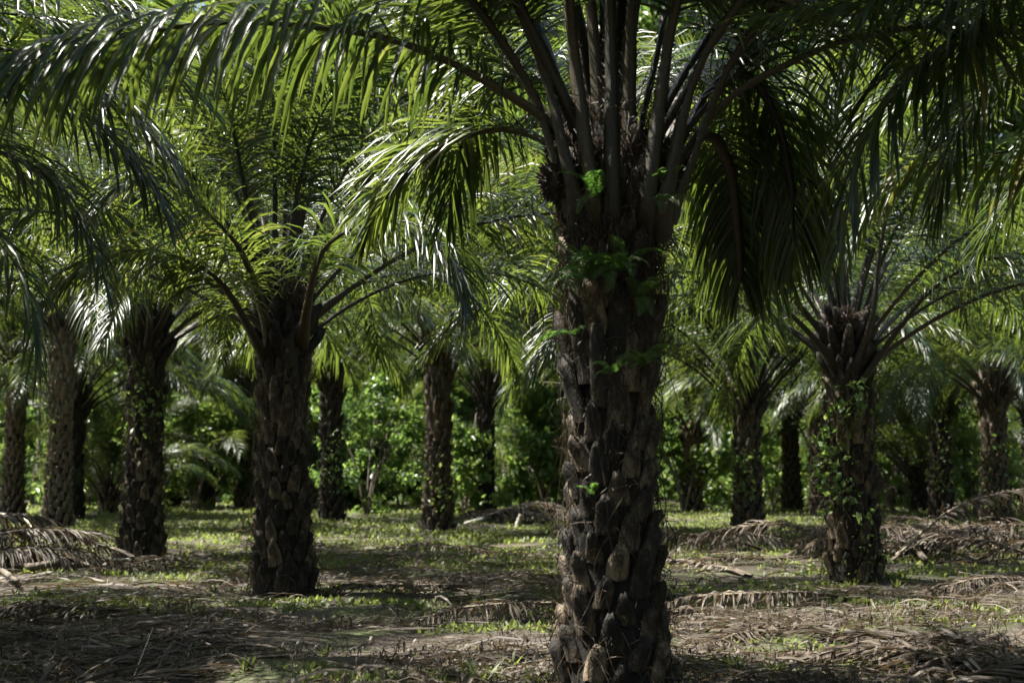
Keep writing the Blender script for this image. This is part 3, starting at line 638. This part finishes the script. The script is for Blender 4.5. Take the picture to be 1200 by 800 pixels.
# heaps
hr = random.Random(9)
ORD = ['nearest', 'second nearest', 'third nearest', 'fourth nearest', 'fifth nearest', 'sixth nearest', 'seventh nearest', 'eighth nearest']
def heap(cx_, cy__, n, rx, ry, hmax, lab, where, seed, grp):
    sp = []
    for k in range(n):
        x_ = cx_ + hr.uniform(-rx, rx); y_ = cy__ + hr.uniform(-ry, ry); L_ = hr.uniform(2.2, 3.8); a = hr.gauss(0, .75) + (math.pi if hr.random() < .5 else 0)
        o = lying(x_ - math.cos(a) * L_ / 2, y_ - math.sin(a) * L_ / 2, a, L_, seed + k, lift=hr.uniform(.1, .4), zoff=hmax * k / n * hr.uniform(.2, .8), nl=60, leaf=.6, droop=hr.uniform(.9, 2), pet=.06, tilt=hr.uniform(-.1, .35))
        sp.append((x_, y_, o))
    sp.sort(key=lambda q: q[0]); ends = ['left end', 'middle', 'right end']
    for e_ in range(3):
        part = sorted(sp[e_ * n // 3:(e_ + 1) * n // 3], key=lambda q: q[1])
        for k, (_, _, o) in enumerate(part): tag(o, '%s, %s at %s of the %s' % (lab, ORD[k], ends[e_].replace(' end', ''), where), 'fallen frond', grp)
g = ground_at(1130, 660); heap(g[0] + .3, g[1] + 1.2, 15, 1.6, 1.6, .65, 'dead brown frond', 'heap behind the stocky palm', 800, grp='dead fronds in the right heap')
g = ground_at(20, 672); heap(g[0] - .6, g[1] + .6, 9, 1.0, 1.0, .45, 'dead grey frond', 'heap in front of the left trunks', 830, grp='dead fronds in the left heap')
g = ground_at(915, 652); heap(g[0], g[1] + 1.0, 3, 1.6, 1.2, .02, 'dead frond', 'low spread before the flared palm', 850, grp='dead fronds in the low spread')
g = ground_at(600, 615); heap(g[0], g[1] + 1.0, 7, 1.8, .8, .35, 'sun bleached frond', 'far heap behind the slender palm', 870, grp='dead fronds in the far heap')
# raised dead frond that sticks out of the right heap
o = lying(*ground_at(1040, 668)[:2], .35, 3.8, 899, lift=.5, zoff=.15, nl=60, leaf=.7, droop=2.2, tilt=.9); tag(o, 'reddish brown dead frond rising out of the right heap with drooping leaflets', 'fallen frond', FL)

def branch(pts, r0, r1, lab, name='dead_branch', mat='pale', cat='branch', grp=None):
    P, L_ = resample(pts, 12); rr = np.linspace(r0, r1, 12); rr[0] *= .85
    o0 = P[0].copy(); V, F = tube(P - o0, rr, 7); V = V + np.random.default_rng(int(abs(o0[0]) * 1000)).normal(0, r0 * .08, V.shape)
    Fl = F.tolist() + [list(range(6, -1, -1))] + [list(range(11 * 7, 12 * 7))]
    o = obj(name, mesh_py(name, V, Fl, M[mat], True)); o.location = o0; tag(o, lab, cat, grp); return o
def gp(px, py, z=0.0, dy=0): g = ground_at(px, py + dy); return np.array([g[0], g[1], gz(g[0], g[1]) + z])
g = gp(575, 612); yb = g[1]
branch([gp(560, 612, .05), at(600, 600, yb), at(632, 588, yb - .3)], .07, .035, 'pale branch pointing up out of the far heap behind the slender palm')
branch([gp(545, 618, .06), gp(600, 610, .22), gp(655, 608, .12)], .06, .04, 'bleached branch lying level along the far heap')
branch([gp(606, 620, .02), at(610, 603, ground_at(606, 620)[1])], .09, .05, 'short pale stub leaning on the front of the far heap')
branch([gp(-30, 650, .35), gp(15, 672, .16), gp(60, 678, .12), gp(78, 662, .32)], .05, .06, 'thick curved grey stalk looping out of the left heap', 'curved_stalk', 'wood', 'stalk')
branch([gp(-30, 655, .1), gp(20, 690, .12)], .055, .035, 'grey split leaf base lying on the left heap', 'split_stalk', 'wood', 'stalk')
branch([gp(118, 672, .02), gp(135, 660, .25)], .05, .03, 'short reddish stalk leaning beside the left heap', 'short_stalk', 'wood', 'stalk')
branch([gp(150, 806, .03), gp(178, 775, .28)], .006, .004, 'thin straight pale twig standing out of the bottom left litter', 'twig', 'pale', 'twig')
branch([gp(1062, 632, .15), gp(1095, 655, .15), gp(1140, 650, .3)], .05, .03, 'orange brown broken stalk across the right heap', 'broken_stalk', 'wood', 'stalk')
branch([gp(110, 657, .04), gp(170, 657, .06)], .035, .03, 'short pale pole lying in front of the shaggy palm foot', 'short_pole', 'pale', 'stalk')
branch([gp(1050, 640, .35), gp(1085, 662, .1)], .06, .05, 'grey greenish stalk slanting down the front of the right heap', 'slanting_stalk', 'wood', 'stalk')
branch([gp(0, 612, .3), gp(30, 640, .5), gp(46, 660, .2)], .03, .02, 'thin bleached stalk curling over the top of the left heap', 'thin_stalk', 'pale', 'stalk')
# white stub and dry shoots on the right
def stub(px, py, h, r, lab, top=1.6):
    b0 = gp(px, py, -.01); zs = np.linspace(0, 1, 8); rr = r * np.interp(zs, [0, .55, .7, .9, 1], [.55, .5, 1, 1.0 * top / 1.6, .25])
    V, F = tube(np.stack([zs * .01, zs * 0, zs * h], 1), rr, 8, up=np.array([0, 1.0, 0])); o = obj('dry_shoot', mesh_py('dry_shoot', V, F.tolist() + [list(range(56, 64))], M['pale'], True)); o.location = b0
    tag(o, lab, 'shoot'); return o
stub(1182, 721, .075, .015, 'small white knobbed shoot standing alone on the bare strip')
stub(1123, 728, .12, .008, 'thin tan shoot on the bare strip left of the white knobbed one')
stub(1159, 732, .06, .008, 'tiny dry shoot just before the white knobbed one')

# ------------------------------------------------------------------ ferns, seedlings, clumps, vines
def fern_leaf_geo(L_, seed, droop=1.0):
    rng = np.random.default_rng(seed); P = arc_pts(50, 110 * droop, L_, n=22, p=1.2, sway=rng.uniform(-.1, .1) * L_)
    T = norm(np.gradient(P, axis=0)); mb = MB(); S = np.tile([0, 1.0, 0], (22, 1)); N = np.cross(S, T)
    V, F = tube(P, np.linspace(.004, .001, 22), 4); mb.add(V, F, .2)
    for i in range(3, 22):
        l = .055 * math.sin(math.pi * min(1, (i - 1) / 21) ** .8) + .010
        for sg in (-1, 1):
            d = norm(S[i] * sg + T[i] * .35 - np.array([0, 0, .25])); w_ = T[i] * .0042; b0 = P[i]
            m1 = b0 + d * l * .5 + N[i] * .006
            mb.add([b0 - w_, b0 + w_, m1 + w_, m1 - w_, b0 + d * l + w_ * .3, b0 + d * l - w_ * .3], [[0, 1, 2, 3], [3, 2, 4, 5]], rng.random())
    return mb.mesh('leaf', M['fern'])
FERNL = [fern_leaf_geo(.34, k, .8 + .15 * k) for k in range(4)]
def fern(p, nrm_a, n, s_, lab, seed, grp='ferns growing on the nearest trunk'):
    rg = random.Random(seed); e = obj('fern', None); e.location = p; e.empty_display_size = .1; tag(e, lab, 'fern', grp)
    for k in range(n):
        o = obj('leaf', FERNL[rg.randrange(4)], e); a = nrm_a + rg.uniform(-1.2, 1.2); o.rotation_euler = (rg.uniform(-.3, .3), rg.uniform(-.6, .5), a); q = s_ * rg.uniform(.7, 1.15); o.scale = (q,) * 3
    return e
def on_near(px, py, out=.0):
    # point on the camera side of the nearest trunk
    q = at(px, py, NY - .35); dxl = q[0] - NX; r = .40 + out; dxl = max(-.36, min(.36, dxl)); yy = NY - math.sqrt(max(r * r - dxl * dxl, .01))
    q = at(px, py, yy); return tuple(q), math.atan2(yy - NY, dxl)
for k, (px, py, n, s_, lab) in enumerate([
        (695, 328, 8, 1.0, 'bushy bright fern hanging from the upper left flank of the nearest trunk'),
        (728, 318, 6, .85, 'sunlit fern on the front of the nearest trunk beside the bushy one'),
        (700, 232, 3, .8, 'small broad fern sprig where the nearest trunk meets its stalks'),
        (772, 236, 3, .9, 'fern sprig sticking out right under the crown of the nearest palm'),
        (752, 430, 5, .7, 'dim fern halfway down the right side of the nearest trunk'),
        (716, 440, 3, .6, 'tiny fern halfway down the front of the nearest trunk'),
        (748, 355, 4, .8, 'shaded fern below the sunlit one on the nearest trunk'),
        (675, 395, 2, .7, 'fern sprig low on the left edge of the upper trunk'),
        (695, 580, 2, .4, 'very small green sprout low on the nearest trunk')]):
    p, a = on_near(px, py); fern(p, a, int(n * 1.7) + 1, s_ * 1.25, lab, 40 + k)

def blade_clump(n, h, wd, seed, spread=.6, name='leaves', mat='grass'):
    rng = np.random.default_rng(seed); mb = MB()
    for k in range(n):
        a = rng.uniform(0, 6.28); ti = rng.uniform(.1, spread); hh = h * rng.uniform(.5, 1.1); u = np.linspace(0, 1, 5)
        th = ti + u * rng.uniform(.2, 1.0); d = hh / 4; xx = np.r_[0, np.cumsum(np.sin(th[:-1]) * d)]; zz = np.r_[0, np.cumsum(np.cos(th[:-1]) * d)]
        C = np.stack([np.cos(a) * xx, np.sin(a) * xx, zz], 1) + (*rng.normal(0, h * .12, 2), 0); s2 = np.array([-math.sin(a), math.cos(a), 0])
        ww = wd * np.array([.4, .9, 1, .7, .05])[:, None] * .5 * rng.uniform(.7, 1.2)
        nn_ = np.array([math.cos(a), math.sin(a), .4]) * .3
        V = np.stack([C - s2 * ww, C - nn_ * ww, C + s2 * ww], 1).reshape(-1, 3); mb.add(V, leaf_faces(5), rng.random())
    return mb.mesh(name, M[mat], True)
CL = [blade_clump(22, .20, .022, 1), blade_clump(16, .26, .03, 2, .9), blade_clump(30, .14, .016, 3)]
def clump(px, py, k, s_, lab, cat='weed', grp='leafy weeds on the grove floor', name='weed_clump'):
    o = obj(name, CL[k]); o.location = tuple(gp(px, py, -.01)); o.scale = (s_,) * 3; o.rotation_euler = (0, 0, px * .7); tag(o, lab, cat, grp)
for k, (px, py, c, s_, lab) in enumerate([
        (560, 800, 1, 1.15, 'tallest leafy weed clump left of the nearest trunk foot'), (598, 790, 0, 1.0, 'leafy weed clump next to the tallest one near the trunk foot'),
        (632, 806, 1, .9, 'weed clump touching the left foot of the nearest trunk'), (520, 808, 0, .9, 'low weed clump in the dark strip left of the tallest clump'),
        (1018, 716, 1, .55, 'single yellow green seedling on bare earth in front of the stocky palm'), (483, 705, 2, .9, 'small dark green tuft in the middle litter'),
        (1080, 725, 2, .7, 'thin dark tuft on the bare strip'), (985, 752, 1, .6, 'dark drooping weed on the bare strip below the yellow green seedling'),
        (1170, 780, 1, .8, 'pale leaved weed in the bottom right litter'), (1105, 764, 0, .7, 'small weed near the long stalk at lower right'),
        (860, 790, 2, 1.5, 'mossy low weed patch right of the nearest trunk foot'), (905, 795, 2, 1.4, 'second mossy weed patch in the bottom strip'),
        (290, 790, 2, 1.1, 'small round leaved weed in the bottom litter near the thin twig'), (330, 775, 0, .6, 'little weed above the round leaved one'),
        (380, 765, 2, .9, 'weed at the end of the bare strip below the thick dark palm'), (940, 688, 2, 1.2, 'grassy tuft along the front of the stocky palm'),
        (1050, 688, 0, .9, 'grassy tuft at the right foot of the stocky palm'), (975, 690, 0, .9, 'grassy tuft at the left foot of the stocky palm'),
        (1130, 690, 0, 1.0, 'bright grassy tuft at the front of the right heap'), (250, 695, 0, 1.0, 'grassy tuft left of the thick dark palm foot'),
        (385, 700, 0, .9, 'grassy tuft right of the thick dark palm foot'), (242, 598, 1, 3.0, 'bright bushy seedling standing in the far sunny patch')]):
    clump(px, py, c, s_, lab)

# leaf clouds for shrubs, vines and the wood behind
def leaf_cards(C, size, rng, aspect=.55, updir=None):
    n = len(C); a = norm(rng.normal(size=(n, 3)) + (np.array([0, 0, -.5]))); b_ = norm(np.cross(a, rng.normal(size=(n, 3)))); c_ = np.cross(a, b_)
    s_ = (size * rng.uniform(.6, 1.3, n))[:, None]; w_ = s_ * aspect * .5
    V = np.stack([C, C + a * s_ * .45 - b_ * w_ + c_ * s_ * .08, C + a * s_, C + a * s_ * .45 + b_ * w_ + c_ * s_ * .08], 1)
    F = (np.arange(n) * 4)[:, None]; F = np.concatenate([F + [0, 1, 2], F + [0, 2, 3]])
    return V.reshape(-1, 3), F, np.repeat(np.clip(rng.normal(.5, .22, n), 0, 1), 4)
def bush_mesh(seed, rad, h, nclump, nleaf, size, name='foliage'):
    rng = np.random.default_rng(seed); pts = []
    for _ in range(nclump):
        a = rng.uniform(0, 6.28); rr = rad * math.sqrt(rng.random()); z = h * rng.random() ** .8; cr = rng.uniform(.16, .42) * min(rad, h) * .6
        rr *= 1 - .5 * (z / h) ** 2
        k = nleaf // nclump; q = norm(rng.normal(size=(k, 3))) * (cr * rng.random((k, 1)) ** .45); pts.append(q * (1, 1, .75) + (math.cos(a) * rr, math.sin(a) * rr, z))
    C = np.concatenate(pts); C[:, 2] = np.abs(C[:, 2]); V, F, T_ = leaf_cards(C, size, rng)
    return mesh_np(name, V, F, M['broad'], T_)
BUSH = [bush_mesh(s, 1.6, 3.2, 30, 2600, z_) for s, z_ in ((1, .13), (2, .19), (3, .27))]
CROWN2 = [bush_mesh(30 + s, 4.0, 6.5, 34, 8000, .36, 'crown') for s in (1, 2)]
CROWN = [bush_mesh(10 + s, 3.6, 6.0, 34, 6000, .24, 'crown') for s in (1, 2, 3)]
br = random.Random(4)
SHL = [(430, 46, 1.5, 'bright leafy shrub in the sun gap between the two palms behind the thick dark one'), (470, 52, 1.3, 'rounded shrub left of the slender palm at the edge of the wood'),
       (640, 50, 1.4, 'leafy shrub with white sun glints behind the far heap'), (600, 55, 1.2, 'shrub peeping out between the short palm and the nearest trunk'),
       (800, 50, 1.3, 'shrub beside the small far palm'), (830, 58, 1.2, 'sunlit shrub in the gap left of the flared crown palm'), (905, 54, 1.2, 'shrub just right of the flared crown palm'),
       (230, 52, 1.4, 'shrub in the shade between the shaggy palm and the pale one'), (105, 50, 1.3, 'bright shrub between the tall slim palm and the shaggy one'),
       (1065, 50, 1.3, 'shrub in the gap right of the stocky palm'), (1140, 44, 1.1, 'creeper covered shrub between the two palms behind the right heap'), (545, 48, .9, 'small shrub between the slender and the short palm')]
for k, (px, y, s_, lab) in enumerate(SHL):
    x = (px - 600) / FPX * y
    e = obj('shrub', None); e.location = (x, y, 0); tag(e, lab, 'shrub', 'shrubs at the edge of the wood'); e.scale = (s_,) * 3; e.rotation_euler = (0, 0, k * 1.1)
    o = obj('foliage', BUSH[k % 3], e); o['kind'] = 'stuff'
    mb = MB()
    for q in range(5):
        a = br.uniform(0, 6.28); V, F = tube(resample([(0, 0, -.1), (math.cos(a) * .3, math.sin(a) * .3, 1), (math.cos(a) * .9, math.sin(a) * .9, 2.1)], 8)[0], np.linspace(.035, .01, 8), 5); mb.add(V, F)
    obj('stems', mb.mesh('stems', M['wood']), e)
TRL = [(-13, 66, 'broadleaf tree far behind the shaggy palm'), (-4, 68, 'broadleaf tree far behind the palm right of the thick dark one'), (4.5, 67, 'broadleaf tree far behind the nearest trunk'),
       (12.5, 68, 'broadleaf tree far behind the flared crown palm'), (21, 66, 'broadleaf tree far behind the right heap'), (-21, 65, 'broadleaf tree far behind the left row')]
for k, (x, y, lab) in enumerate(TRL):
    e = obj('forest_tree', None); e.location = (x, y, 0); tag(e, lab, 'tree', 'broadleaf trees at the edge of the wood'); e.rotation_euler = (0, 0, k)
    P, _ = resample([(0, 0, -.2), (.15, 0, 3), (-.1, .1, 6), (.1, 0, 10)], 14); V, F = tube(P, np.linspace(.22, .07, 14), 8); obj('trunk', mesh_py('trunk', V, F.tolist(), M['wood'], True), e)
    for q, zz in enumerate((3.2, 6.8)):
        o = obj('crown', CROWN[(k + q) % 3], e); o.location = (br.uniform(-.5, .5), br.uniform(-.5, .5), zz); o.rotation_euler = (0, 0, q * 2 + k)
# the wood beyond, one mass
mbw = []
we = obj('woodland', None); tag(we, 'mass of green undergrowth and trees closing the grove behind', 'woodland', kind='stuff')
for k in range(90):
    row = k % 5; y = 60 + row * 9 + br.uniform(-2, 2); x = (-1 + 2 * (k // 5) / 17) * (y * .40 + 6) + br.uniform(-1.5, 1.5)
    for zz in ((0,), (0, 4.5), (0, 5.5, 10, 16, 22), (2, 8, 14, 21, 27), (4, 12, 20, 28, 35))[row]:
        o = obj('foliage', CROWN[br.randrange(3)] if row < 2 or (row == 2 and zz < 9) else CROWN2[br.randrange(2)], we); o.location = (x + br.uniform(-1, 1), y, zz - .3); o.rotation_euler = (0, 0, br.uniform(0, 6.28)); s_ = br.uniform(.9, 1.3) * (.55 if row == 0 else 1); o.scale = (s_,) * 3; o['kind'] = 'stuff'

for k in range(40):
    y = br.uniform(54, 58.5); x = (-1 + 2 * (k + br.random()) / 40) * y * .42
    o = obj('foliage', BUSH[br.randrange(3)], we); o.location = (x, y, -.1); o.rotation_euler = (0, 0, br.uniform(0, 6.28)); s_ = br.uniform(.6, 1.25); o.scale = (s_, s_, s_ * br.uniform(.8, 1.4)); o['kind'] = 'stuff'
mb = MB()
for k in range(46):
    y = br.uniform(55, 66); x = br.uniform(-.40, .40) * y; hh = br.uniform(7, 15); r0 = br.uniform(.04, .13); lx, ly = br.gauss(0, .9), br.gauss(0, .5)
    P, _ = resample([(x, y, -.2), (x + lx * .3 + br.gauss(0, .2), y + ly * .3, hh * .35), (x + lx * .7 + br.gauss(0, .3), y + ly * .6, hh * .7), (x + lx, y + ly, hh)], 12)
    V, F = tube(P, np.linspace(r0, r0 * .35, 12), 6); mb.add(V, F)
o = obj('trunks', mb.mesh('trunks', M['wood'], True), we); o['kind'] = 'stuff'
# creepers on trunks
def vine(e, H0, H1, a0, n, lab, seed, size=.07, rad=.42, spread=.6):
    rng = np.random.default_rng(seed); v = obj('creeper', None); v.location = e.location; tag(v, lab, 'creeper', 'creepers climbing palm trunks')
    z = rng.uniform(H0, H1, n); a = a0 + rng.normal(0, spread, n) + .5 * np.sin(z * 3); r = rad + rng.uniform(-.02, .10, n)
    C = np.stack([np.cos(a) * r, np.sin(a) * r, z], 1); V, F, T_ = leaf_cards(C, size, rng, .6)
    o = obj('leaves', mesh_np('leaves', V, F, M['broad'], np.clip(T_ + .2, 0, 1)), v); o['kind'] = 'stuff'
    zz = np.linspace(max(H0 - .1, 0), H1, 20); aa = a0 + .5 * np.sin(zz * 3); P = np.stack([np.cos(aa) * rad, np.sin(aa) * rad, zz], 1); V, F = tube(P, np.full(20, .008), 5)
    obj('stem', mesh_py('stem', V, F.tolist(), M['wood'], True), v)
vine(PE[1008], .9, 2.7, -2.2, 240, 'dense small leaved creeper on the left flank of the stocky palm', 1, spread=.5, size=.12)
vine(PE[1008], .1, .9, -1.5, 60, 'sparse creeper low on the front of the stocky palm', 2)
vine(PE[880], .9, 2.0, -1.8, 130, 'bright yellow green creeper hanging on the flared crown palm', 3, size=.14)
vine(PE[160], 1.9, 3.4, -1.9, 110, 'creeper with large leaves high on the shaggy palm', 4, size=.13)
vine(PE[62], 1.0, 4.2, -2.6, 160, 'thin creeper up the left side of the tall slim palm', 5, size=.12)
vine(PE[1108], .8, 3.0, -1.6, 150, 'creeper on the palm rising from the back of the right heap', 6, size=.13)
vine(PE[387], .8, 2.6, -1.0, 160, 'creeper on the palm just behind the thick dark one', 7, size=.13)
vine(PE[512], .4, 1.9, -1.4, 90, 'sparse creeper on the trunk of the slender palm', 8, size=.12)
vine(PE[285], 1.2, 2.6, -1.9, 140, 'bright leaved creeper on the sunlit pale palm', 9, size=.18)
vine(PE[1172], .3, 2.4, -2.0, 120, 'creeper on the palm at the right end of the heap', 10, size=.12)
